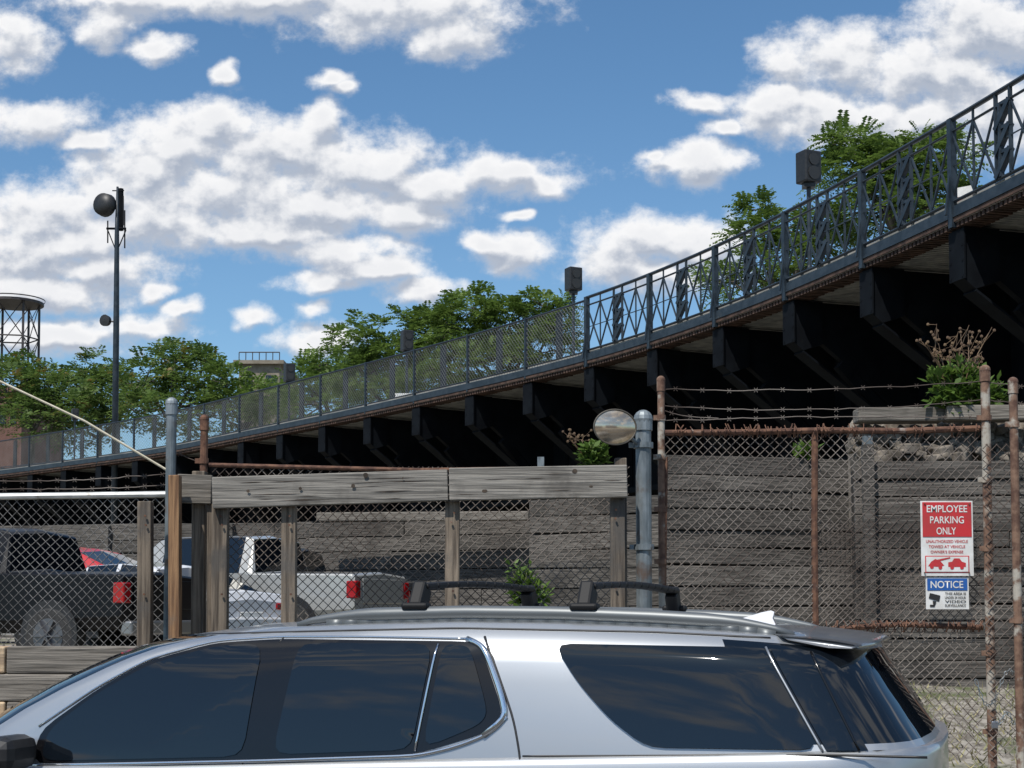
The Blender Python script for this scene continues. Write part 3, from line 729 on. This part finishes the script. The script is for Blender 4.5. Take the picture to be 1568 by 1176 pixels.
text('EMPLOYEE',1450,779,62,11,DS-.008,WHITE,g,'t1'); text('PARKING',1450,796,52,11,DS-.008,WHITE,g,'t2'); text('ONLY',1449,813,30,11,DS-.008,WHITE,g,'t3')
text('UNAUTHORIZED VEHICLE',1450,829,64,4.5,DS-.004,RED,g,'t4'); text('TOWED AT VEHICLE',1450,837,56,4.5,DS-.004,RED,g,'t5'); text("OWNER'S EXPENSE",1450,845,50,4.5,DS-.004,RED,g,'t6')
panel(1417,851,1484,877,DS-.003,RED,g,'picto_field'); panel(1418.5,852.5,1482.5,875.5,DS-.006,WHITE,g,'picto_ground')
m=MB()
def flat(mb,pts,D):
    n=len(mb.v); mb.v+=[FP(x,y,D) for x,y in pts]; mb.f.append(tuple(range(n,n+len(pts))))
flat(m,[(1452,868),(1452,861),(1458,860),(1461,855),(1469,855),(1473,860),(1479,862),(1479,868)],DS-.009)
flat(m,[(1421,867),(1426,860),(1432,856),(1439,858),(1446,866),(1440,868)],DS-.009)
flat(m,[(1430,858),(1455,853),(1455,855),(1432,861)],DS-.0095)
for x,y in((1458,869),(1473,869),(1427,868),(1440,869)):
    flat(m,[(x+3*math.cos(a*.5),y+3*math.sin(a*.5)) for a in range(12)],DS-.010)
m.obj('tow_pictogram',RED,g)
m=MB()
for x,y in((1416,772),(1484,772),(1416,877),(1484,877)): q=FP(x,y,DS-.006); m.tube([q,q-Vector((0,.006,0))],.006,6)
m.obj('screws',RUST,g)
g=group('surveillance_notice_sign')
panel(1418,884,1483,933,DS+.01,WHITE,g,'plate'); panel(1420,886,1481,904,DS+.006,BLUE,g,'blue_header')
text('NOTICE',1450,895,50,11,DS+.002,WHITE,g,'t1')
for i,sx in enumerate(('THIS AREA IS','UNDER 24 HOUR','VIDEO','SURVEILLANCE')): text(sx,1463,909+i*6,32,4,DS+.005,BLKT,g,'t%d'%(i+2))
m=MB(); flat(m,[(1424,908),(1440,912),(1438,921),(1422,916)],DS+.004); flat(m,[(1428,920),(1434,921),(1431,929),(1424,929),(1424,926),(1429,926)],DS+.004); m.obj('camera_pictogram',BLKT,g)
# ---------------- background vehicles ----------------
def vehicle(name,kind,loc,fwd,pm,scale=1.):
    g=group(name); fx=Vector((fwd[0],fwd[1],0)).normalized(); sy=Vector((-fx.y,fx.x,0)); L=Vector(loc)
    def T(p): return L+fx*(p[0]*scale)+sy*(p[1]*scale)+Vector((0,0,p[2]*scale))
    if kind=='pickup':
        st=[(2.9,.5,.85,.87,.86,0),(2.86,.42,1.08,1.12,.93,0),(1.7,.42,1.2,1.24,.97,1),(.95,.42,1.24,1.84,.97,0),(.8,.42,1.24,1.88,.97,2),(.05,.42,1.25,1.9,.97,0),(-.05,.42,1.25,1.9,.97,2),(-.75,.42,1.25,1.88,.97,0),(-.9,.42,1.25,1.84,.97,1),(-1.02,.42,1.25,1.27,.97,0),(-2.85,.48,1.22,1.24,.96,0),(-2.9,.55,1.15,1.17,.93,0)]
        wx=(1.95,-1.75)
    else:
        st=[(2.35,.4,.6,.62,.75,0),(2.25,.3,.72,.76,.85,0),(1.2,.28,.9,.95,.9,1),(.45,.28,.93,1.38,.9,0),(.35,.28,.93,1.42,.9,2),(-.3,.28,.94,1.44,.9,0),(-.38,.28,.94,1.44,.9,2),(-1.0,.28,.95,1.38,.9,0),(-1.1,.28,.96,1.34,.9,1),(-1.85,.3,.98,1.02,.88,0),(-2.3,.4,.95,.98,.84,0),(-2.38,.45,.8,.82,.8,0)]
        wx=(1.4,-1.4)
    nn=9; v=[];f=[];mi=[]
    for (x,zb,zl,zt,wd,fl) in st:
        wt=wd*(.76 if zt-zl>.3 else .9)
        v+=[T(q) for q in((x,-wd*.93,zb),(x,-wd,zb+.18),(x,-wd*.985,zl),(x,-wt,zt-.02),(x,0,zt+.03),(x,wt,zt-.02),(x,wd*.985,zl),(x,wd,zb+.18),(x,wd*.93,zb))]
    for i in range(len(st)-1):
        fl=st[i][5]
        for j in range(nn-1):
            a=i*nn+j; f.append((a,a+1,a+nn+1,a+nn)); mi.append(1 if (fl==2 and j in(2,5)) or (fl==1 and j in(3,4)) else 0)
        f.append((i*nn,(i+1)*nn,(i+1)*nn+8,i*nn+8)); mi.append(0)
    f.append(tuple(range(nn))); mi.append(0); f.append(tuple(range((len(st)-1)*nn,len(st)*nn))[::-1]); mi.append(0)
    o=mesh_obj('body',v,f,[pm,GLASS],g,False,mi); md=o.modifiers.new('b','BEVEL'); md.width=.035; md.segments=2
    w_=st[5][4]; ty=MB(); al=MB(); ar=MB()
    r=.39 if kind=='pickup' else .33
    for x in wx:
        for s in(-1,1):
            ar.tube([T((x,s*(w_-.2),r+.03)),T((x,s*(w_+.006),r+.03))],(r+.07)*scale,22)
            ty.tube([T((x,s*(w_-.22),r)),T((x,s*(w_+.0),r)),T((x,s*(w_+.02),r))],[r*scale,r*scale,(r-.04)*scale],22)
            al.tube([T((x,s*(w_+.015),r)),T((x,s*(w_+.022),r))],r*.62*scale,20)
            for q in range(6):
                an=q*math.pi/3; al.beam(T((x,s*(w_+.03),r)),T((x+math.cos(an)*r*.6,s*(w_+.03),r+math.sin(an)*r*.6)),.02,.09,sy)
    ar.obj('arches',BLACK,g); ty.obj('tyres',RUBBER,g); al.obj('rims',ALLOY if kind!='pickup' else mat('dark_rim',(.16,.16,.17),rough=.4,metal=.8),g)
    rx=st[-1][0]; tl=MB(); bp=MB(); tg=MB()
    zt=1.1 if kind=='pickup' else .90
    M=Matrix.Rotation(math.atan2(fx.y,fx.x),4,'Z')
    for s in(-1,1): 
        tl.box(T((rx+.06,s*(w_-.09 if kind=='pickup' else w_-.2),zt-.13)),(.18,.17 if kind=='pickup' else .26,.28 if kind=='pickup' else .10),M)
    bp.box(T((rx-.02,0,.5)),(.18,w_*1.85,.2),M); tl.obj('tail_lamps',REDL,g,bevel=.02); bp.obj('rear_bumper',mat('bumper_grey',(.3,.3,.3),rough=.35,metal=.8) if kind=='pickup' else pm,g,bevel=.03)
    if kind=='pickup': tg.box(T((rx-.012,0,zt-.15)),(.02,w_*1.45,.4),M); tg.obj('tailgate_panel',pm,g,bevel=.01)
    else: tg.box(T((rx-.03,0,zt-.28)),(.02,.5,.13),M); tg.obj('licence_plate',WHITE,g,bevel=.01)
    dm=MB()
    for s in(-1,1): 
        for x in ((.05,-.8,1.0) if kind=='pickup' else (.0,-.75,.9)): dm.box(T((x,s*(w_+.002),.85 if kind=='pickup' else .65)),(.012,.01,.7 if kind=='pickup' else .5),M)
        dm.box(T((.85,s*(w_+.1),1.25 if kind=='pickup' else .98)),(.12,.2,.2),M)
        for x in (-.62,.25): dm.box(T((x,s*(w_+.01),1.1 if kind=='pickup' else .82)),(.16,.03,.03),M)
    dm.obj('door_gaps_and_mirrors',BLACK,g)
    return g
SILV2=paint('truck_silver',(.40,.395,.37),.4,.38); WH=paint('car_white',(.62,.63,.65),0,.3); RD=paint('car_red',(.42,.015,.02),.1,.35,.5)
BLK=mat('truck_black',(.0035,.0035,.0045),rough=.35,spec=.25)
def place(name,kind,xr,D,ang,pm,z=None,half=2.9,sc=1.):
    fwd=Vector((-math.cos(ang),math.sin(ang),0)); p=P(xr,900,D); c=Vector((p.x,D,0))+fwd*half*sc; c.z=1.15 if z is None else z
    vehicle(name,kind,c,fwd,pm,sc)
place('pickup_truck','pickup',585,24.4,math.radians(22),SILV2,1.15)
place('pickup_truck','pickup',250,20.5,math.radians(20),BLK,1.05)
place('sedan','sedan',384,22.2,math.radians(32),WH,1.08,2.38)
place('sedan','sedan',250,26.5,math.radians(18),RD,1.5,2.38)
place('pickup_truck','pickup',640,26.9,math.radians(8),BLK,1.02)
# ---------------- foreground SUV ----------------
suv=group('suv_car')
TH=math.radians(17); ud=Vector((math.cos(TH),-math.sin(TH),0)); vd=Vector((math.sin(TH),math.cos(TH),0)); O=Vector((0,5.9,0)); HW=.99
def UZ(x,y,vin):
    d=ray(x,y); C=Vector((0,0,EYE)); t=((O-C).dot(vd)+vin)/d.dot(vd); p=C+d*t; return (p-O).dot(ud),p.z
def WD(u,h,z,side=-1):
    return O+ud*u+vd*(HW+side*h)+Vector((0,0,z))
def interp(pts,x):
    if x<=pts[0][0]: return pts[0][1]
    for (a,b),(c,d) in zip(pts,pts[1:]):
        if x<=c: return b+(d-b)*(x-a)/(c-a) if c>a else b
    return pts[-1][1]
zbp=[UZ(60,1174,.02),UZ(640,1163,.02),UZ(1262,1151,.02),UZ(1450,1150,.05)]
roofp=[UZ(x,y,.24) for x,y in((430,961),(560,956),(700,953),(850,955),(1000,961),(1130,969),(1230,978),(1300,987))]
Ap=[UZ(x,y,.14) for x,y in((-40,1140),(0,1117),(60,1076),(120,1043),(180,1014),(240,991),(300,976),(430,958))]
Rp=[UZ(x,y,.14) for x,y in((1298,988),(1338,1050),(1376,1105),(1410,1155))]
def zb(u): return interp(zbp,u)
def zt(u): return interp(roofp,u)
def ufr(t):
    u=Ap[0][0]; 
    while u<Ap[-1][0] and interp(Ap,u)<zb(u)+t*(zt(u)-zb(u)): u+=.01
    return u
def urr(t):
    u=Rp[-1][0]
    while u>Rp[0][0] and interp(Rp,u)<zb(u)+t*(zt(u)-zb(u)): u-=.005
    return u
TT=[i/40 for i in range(41)]; UF=[(t,ufr(t)) for t in TT]; UR=[(t,urr(t)) for t in TT]
def hwt(t): 
    q=max(0,(t-.72)/.28); return .965-.10*t-.03*t*t-.085*q*q
def contour(t):
    a=interp(UF,t);b=interp(UR,t);h=hwt(t)
    c=[(a-.42,0),(a-.39,.3),(a-.28,.62),(a-.12,.84),(a-.02,.94),(a+.08,.975)]
    s0,s1=a+.22,b-.5
    c+=[(s0+(s1-s0)*i/26,1-.02*max(0,1-i/6)) for i in range(27)]
    c+=[(b-.36,.992),(b-.24,.975),(b-.14,.945),(b-.06,.89),(b-.01,.81),(b+.03,.65),(b+.06,.38),(b+.07,0)]
    return [(u,q*h) for u,q in c]
def hsurf(u,z):
    if z<zb(u): return interp([(z_,h_) for z_,h_ in((.3,.93),(.6,.985),(zb(u)-.12,.99),(zb(u),.965))],z)
    t=min(1,(z-zb(u))/(zt(u)-zb(u))); c=contour(t); return interp(c,u)
LV=[0,.06,.14,.25,.4,.55,.7,.78,.85,.9,.94,.97,.99,1.]
rings=[]
for t in LV:
    rings.append([(u,h,zb(u)+t*(zt(u)-zb(u))) for u,h in contour(t)])
top=rings[-1]; hm=max(h for _,h,_ in top)
CRN=.026
for s in (.97,.92,.82,.66,.45,.22,0):
    rings.append([(u,h*s,z+CRN*((h*h-h*h*s*s)/(hm*hm))**.8+.006*(1-s)) for u,h,z in top])
K=len(top); v=[];f=[];mi=[]
for side in(-1,1):
    b0_=len(v)
    for r in rings: v+=[WD(u,h,z,side) for u,h,z in r]
    for i in range(len(rings)-1):
        for j in range(K-1):
            a=b0_+i*K+j; q=(a,a+1,a+K+1,a+K); f.append(q if side<0 else q[::-1])
            tm=(LV[i]+LV[i+1])/2 if i<len(LV)-1 else 1.
            mi.append(1 if (j<4 and tm<.93) or (j>=K-9 and .05<tm<.93) else 0)
mesh_obj('greenhouse',v,f,[SILVER,GLASS],suv,True,mi)
urB=Rp[-1][0]; ufB=urB-5.15; cow=Ap[1][0]
def ztop(u):
    if u>cow: return zb(u)
    t=(cow-u)/(cow-ufB); return zb(cow)-.20*t-.16*t**4
v=[];f=[]
lvls=[(0,.965),(.035,.982),(.10,.99),(.3,.995),(.55,.992),(.8,.975),(1,.93)]
cont=[(0.,0),(.03,.4),(.12,.68),(.3,.86),(.55,.96),(.9,.99)]
st=[(ufB+a,h) for a,h in cont]+[(ufB+1.2+(urB-.5-ufB-1.2)*i/28,1.) for i in range(29)]+[(urB-.34,.99),(urB-.2,.965),(urB-.08,.90),(urB+.02,.78),(urB+.07,.5),(urB+.09,0)]
rg=[]
for k,h0 in lvls: rg.append([(u,h*h0,ztop(u)*(1-k)+.28*k) for u,h in st])
rg=rg[::-1]
for s in(.9,.6,.3,0): rg.append([(u,h*.965*s,ztop(u)+.05*(1-s*s)*(1 if u<cow else 0)) for u,h in st])
K=len(st)
for side in(-1,1):
    b0_=len(v)
    for r in rg: v+=[WD(u,h,z,side) for u,h,z in r]
    for i in range(len(rg)-1):
        for j in range(K-1):
            a=b0_+i*K+j; q=(a,a+1,a+K+1,a+K); f.append(q if side<0 else q[::-1])
mesh_obj('lower_body',v,f,SILVER,suv,True)
MB().beam(WD(ufB+.2,0,.27),WD(urB-.1,0,.27),1.7,.15).obj('underbody',BLACK,suv)
ty=MB();al=MB();ar=MB()
for uw in(urB-1.05,urB-1.05-3.07):
    for side in(-1,1):
        q=lambda h,z=.4,du=0: WD(uw+du,h,z,side)
        ar.tube([q(.7,.42),q(1.0,.42)],.47,30); ty.tube([q(.72),q(.98),q(1.01)],[.4,.4,.35],30)
        for k in range(7):
            an=k*2*math.pi/7; al.beam(q(1.012),q(1.012,.4+.27*math.sin(an),.27*math.cos(an)),.03,.06,vd)
        al.tube([q(1.0),q(1.03)],.06,14)
ar.obj('wheel_arches',BLACK,suv);ty.obj('tyres',RUBBER,suv);al.obj('rims',ALLOY,suv)
MB().beam(WD(ufB-.01,.45,.62),WD(ufB-.01,.45,.62,1),.08,.3).obj('grille',BLACK,suv,bevel=.02)
m=MB()
for s in(-1,1): m.beam(WD(ufB+.1,.62,.82,s),WD(ufB+.4,.86,.86,s),.12,.08)
m.obj('headlamps',ALLOY,suv,bevel=.02)
m=MB()
for s in(-1,1): m.beam(WD(urB-.0,.6,.92,s),WD(urB-.24,.95,.95,s),.1,.14)
m.obj('tail_lamps',REDL,suv,bevel=.02)
def uzs(x,y):
    vin=.08
    for _ in range(4):
        u,z=UZ(x,y,vin); vin=HW-hsurf(u,z)
    return u,z
def dens(pts,closed=True,st=.05):
    out=[]; k=len(pts)
    for i in range(k if closed else k-1):
        a=Vector(pts[i]);b=Vector(pts[(i+1)%k]); n=max(1,int((b-a).length/st))
        for j in range(n): out.append(a.lerp(b,j/n))
    if not closed: out.append(Vector(pts[-1]))
    return out
def chaikin(pp,closed=True,it=2,keep=.22):
    for _ in range(it):
        o=[];k=len(pp)
        for i in range(k):
            a=Vector(pp[i]);b=Vector(pp[(i+1)%k])
            if not closed and i==k-1: break
            L=(b-a).length; c=min(keep,14/L if L>0 else keep)
            if not closed and i==0: o.append(a)
            else: o.append(a.lerp(b,c))
            if not closed and i==k-2: o.append(b)
            else: o.append(b.lerp(a,c))
        pp=o
    return [(p[0],p[1]) for p in pp]
def inside(p,poly):
    c=False;n=len(poly)
    for i in range(n):
        a,b=poly[i],poly[(i+1)%n]
        if (a.y>p.y)!=(b.y>p.y) and p.x<(b.x-a.x)*(p.y-a.y)/(b.y-a.y)+a.x: c=not c
    return c
def skin(name,pp,offs,m,rnd=True):
    if rnd: pp=chaikin(pp)
    poly=dens([uzs(x,y) for x,y in pp]); nb=len(poly)
    pts=list(poly); u0=min(p.x for p in poly);u1=max(p.x for p in poly);z0=min(p.y for p in poly);z1=max(p.y for p in poly)
    u=u0
    while u<u1:
        z=z0
        while z<z1:
            q=Vector((u+.013,z+.009))
            if inside(q,poly) and min((q-e).length for e in poly)>.012: pts.append(q)
            z+=.027
        u+=.06
    r=geometry.delaunay_2d_cdt(pts,[(i,(i+1)%nb) for i in range(nb)],[list(range(nb))],1,1e-6)
    for side in(-1,1):
        v=[WD(p.x,hsurf(p.x,p.y)+offs,p.y,side) for p in r[0]]
        mesh_obj(name,v,[tuple(q) for q in r[2]],m,suv,True)
GBLK=mat('gloss_black_trim',(.005,.005,.006),rough=.15)
skin('window_surround',[(50,1170),(62,1118),(150,1055),(230,1011),(330,984),(430,978),(720,982),(738,992),(772,1094),(745,1122),(640,1154),(400,1163)],.004,GBLK)
skin('front_door_glass',[(62,1165),(76,1116),(152,1060),(232,1016),(330,989),(404,984),(372,1158)],.008,GLASS)
skin('rear_door_glass',[(458,984),(664,985),(630,1148),(418,1155)],.008,GLASS)
skin('rear_quarter_vent_glass',[(678,986),(712,988),(722,995),(748,1090),(735,1110),(648,1146)],.008,GLASS)
skin('cargo_glass',[(848,985),(1168,991),(1254,1148),(990,1144),(935,1102),(885,1045)],.010,GLASS)
skin('d_pillar_glass',[(1180,993),(1245,997),(1330,1149),(1266,1149)],.009,GLASS,False)
def line(name,pp,offs,r,m):
    if len(pp)>2: pp=chaikin(pp,False)
    q=dens([uzs(x,y) for x,y in pp],False,.04)
    mb=MB()
    for side in(-1,1): mb.tube([WD(p.x,hsurf(p.x,p.y)+offs,p.y,side) for p in q],r,8)
    mb.obj(name,m,suv,smooth=True)
line('chrome_lower',[(52,1172),(400,1165),(640,1157),(700,1143),(752,1122),(776,1097)],.004,.008,CHROME)
line('chrome_rear',[(740,1126),(776,1097),(768,1062),(748,1005),(738,988),(716,978)],.006,.013,CHROME)
line('chrome_upper',[(716,978),(560,975),(430,975),(330,981),(230,1008),(150,1051),(60,1112)],.003,.005,CHROME)
line('divider',[(672,986),(636,1150)],.008,.005,CHROME)
line('door_gap',[(742,975),(762,1030),(786,1100),(795,1150),(797,1176),(797,1260)],-.003,.006,BLACK)
line('door_gap_b',[(434,977),(428,984)],.001,.004,BLACK)
line('door_gap_c',[(372,1165),(368,1230)],-.002,.005,BLACK)
line('d_pillar_strip',[(1173,991),(1260,1150)],.006,.005,SILVER)
line('rear_glass_edge',[(1242,998),(1316,1149)],.009,.005,GBLK)
line('roof_ditch',[(300,972),(430,968),(700,962),(1000,968),(1180,977)],.0,.005,BLACK)
line('belt_crease',[(800,1158),(1262,1156),(1420,1160)],-.003,.005,BLACK)
mc=UZ(10,1150,-.12)
m=MB()
for s in(-1,1):
    c=WD(mc[0],1.08,mc[1]-.01,s); m.box(c,(.14,.24,.15),Matrix.Rotation(-TH,4,'Z'))
m.obj('door_mirrors',BLACK,suv,bevel=.05)
m=MB()
for s in(-1,1): c=WD(mc[0]-.07,1.08,mc[1]-.005,s); m.box(c,(.1,.25,.13),Matrix.Rotation(-TH,4,'Z'))
m.obj('mirror_caps',SILVER,suv,bevel=.045)
RG=mat('rail_grey',(.13,.14,.145),rough=.45,metal=.4)
def rz(u,h): 
    q=h/hm; return zt(u)+CRN*(max(0,1-q*q))**.8+.006*(1-q)
m=MB(); uA=UZ(455,950,.3)[0]; uB=UZ(1215,965,.3)[0]
for s in(-1,1):
    pts=[]
    for i in range(31):
        t=i/30; u=uA+(uB-uA)*t; e=min(1,8*t,8*(1-t)); pts.append(WD(u,.68,rz(u,.68)+.002+.032*e**.5,s))
    m.tube(pts,[.012+.018*min(1,6*(i/30),6*(1-i/30)) for i in range(31)],8)
    for i in range(2,29): a=pts[i]; b=pts[i+1]; m.beam(a-Vector((0,0,.03)),b-Vector((0,0,.03)),.035,.05)
m.obj('roof_rails',RG,suv,smooth=True)
m=MB()
for xn in(640,897):
    u0=UZ(xn,905,.33)[0]
    for sgn in(-1,1):
        u=u0+(.12 if sgn>0 else 0); zz=rz(u,.66)
        m.beam(WD(u,.67,zz+.045,sgn),WD(u,.60,zz+.15,sgn),.10,.06,ud); m.beam(WD(u-.06,.68,zz+.065,sgn),WD(u+.06,.68,zz+.065,sgn),.07,.03)
    a=WD(u0,.63,rz(u0,.66)+.15,-1); b=WD(u0+.12,.63,rz(u0+.12,.66)+.15,1)
    pts=[a.lerp(b,i/12)+Vector((0,0,.018*math.sin(math.pi*i/12))) for i in range(13)]
    for i in range(12): m.beam(pts[i],pts[i+1],.08,.028)
m.obj('roof_cross_bars',mat('matt_black',(.006,.006,.007),rough=.6,spec=.3),suv,bevel=.012)
uf=UZ(1140,955,1.)[0]
pr=[(-.10,0),(-.04,.018),(.02,.038),(.07,.056),(.105,.064),(.118,.058),(.112,.03),(.125,0)]
fz=rz(uf,0)-.012; v=[]; n=len(pr)
for s,th in((-1,.034),(1,.034)): v+=[WD(uf+a*1.15,max(.006,th*(1-z*10)),fz+z,s) for a,z in pr]
mesh_obj('antenna_fin',v,[tuple(range(n)),tuple(range(2*n-1,n-1,-1))]+[(i,i+n,(i+1)%n+n,(i+1)%n) for i in range(n)],mat('fin_white',(.6,.6,.62),rough=.3,coat=1.),suv)
ub=interp(UR,1.)
v=[];f=[]
sec=[(-.34,.004),(-.15,.010),(.0,.012),(.10,.002),(.125,-.012),(.09,-.03),(-.05,-.045),(-.3,-.02)]
cols=25
for i in range(cols):
    h=-.775+1.55*i/(cols-1); k=(1-abs(h/.775)**5)
    for a,z in sec:
        u=ub+a*(.62+.38*k)-.015-.03*(1-k)
        v.append(WD(u,abs(h),rz(min(u,ub),min(abs(h),hm))+z*(.5+.5*k)+(-.05*max(0,u-ub)),-1 if h<0 else 1))
n=len(sec)
for i in range(cols-1):
    for j in range(n): a=i*n+j;b=i*n+(j+1)%n; f.append((a,b,b+n,a+n))
f+= [tuple(range(n)),tuple(range((cols-1)*n,cols*n))[::-1]]
mesh_obj('rear_spoiler',v,f,paint('spoiler_paint',(.20,.21,.225),.6,.35,.7),suv,True)
MB().tube([WD(urB+.0,.3,1.22),WD(urB-.05,.62,1.27)],.009,6).tube([WD(urB+.03,.12,1.2),WD(urB+.0,.3,1.22)],.014,6).obj('rear_wiper',BLACK,suv)
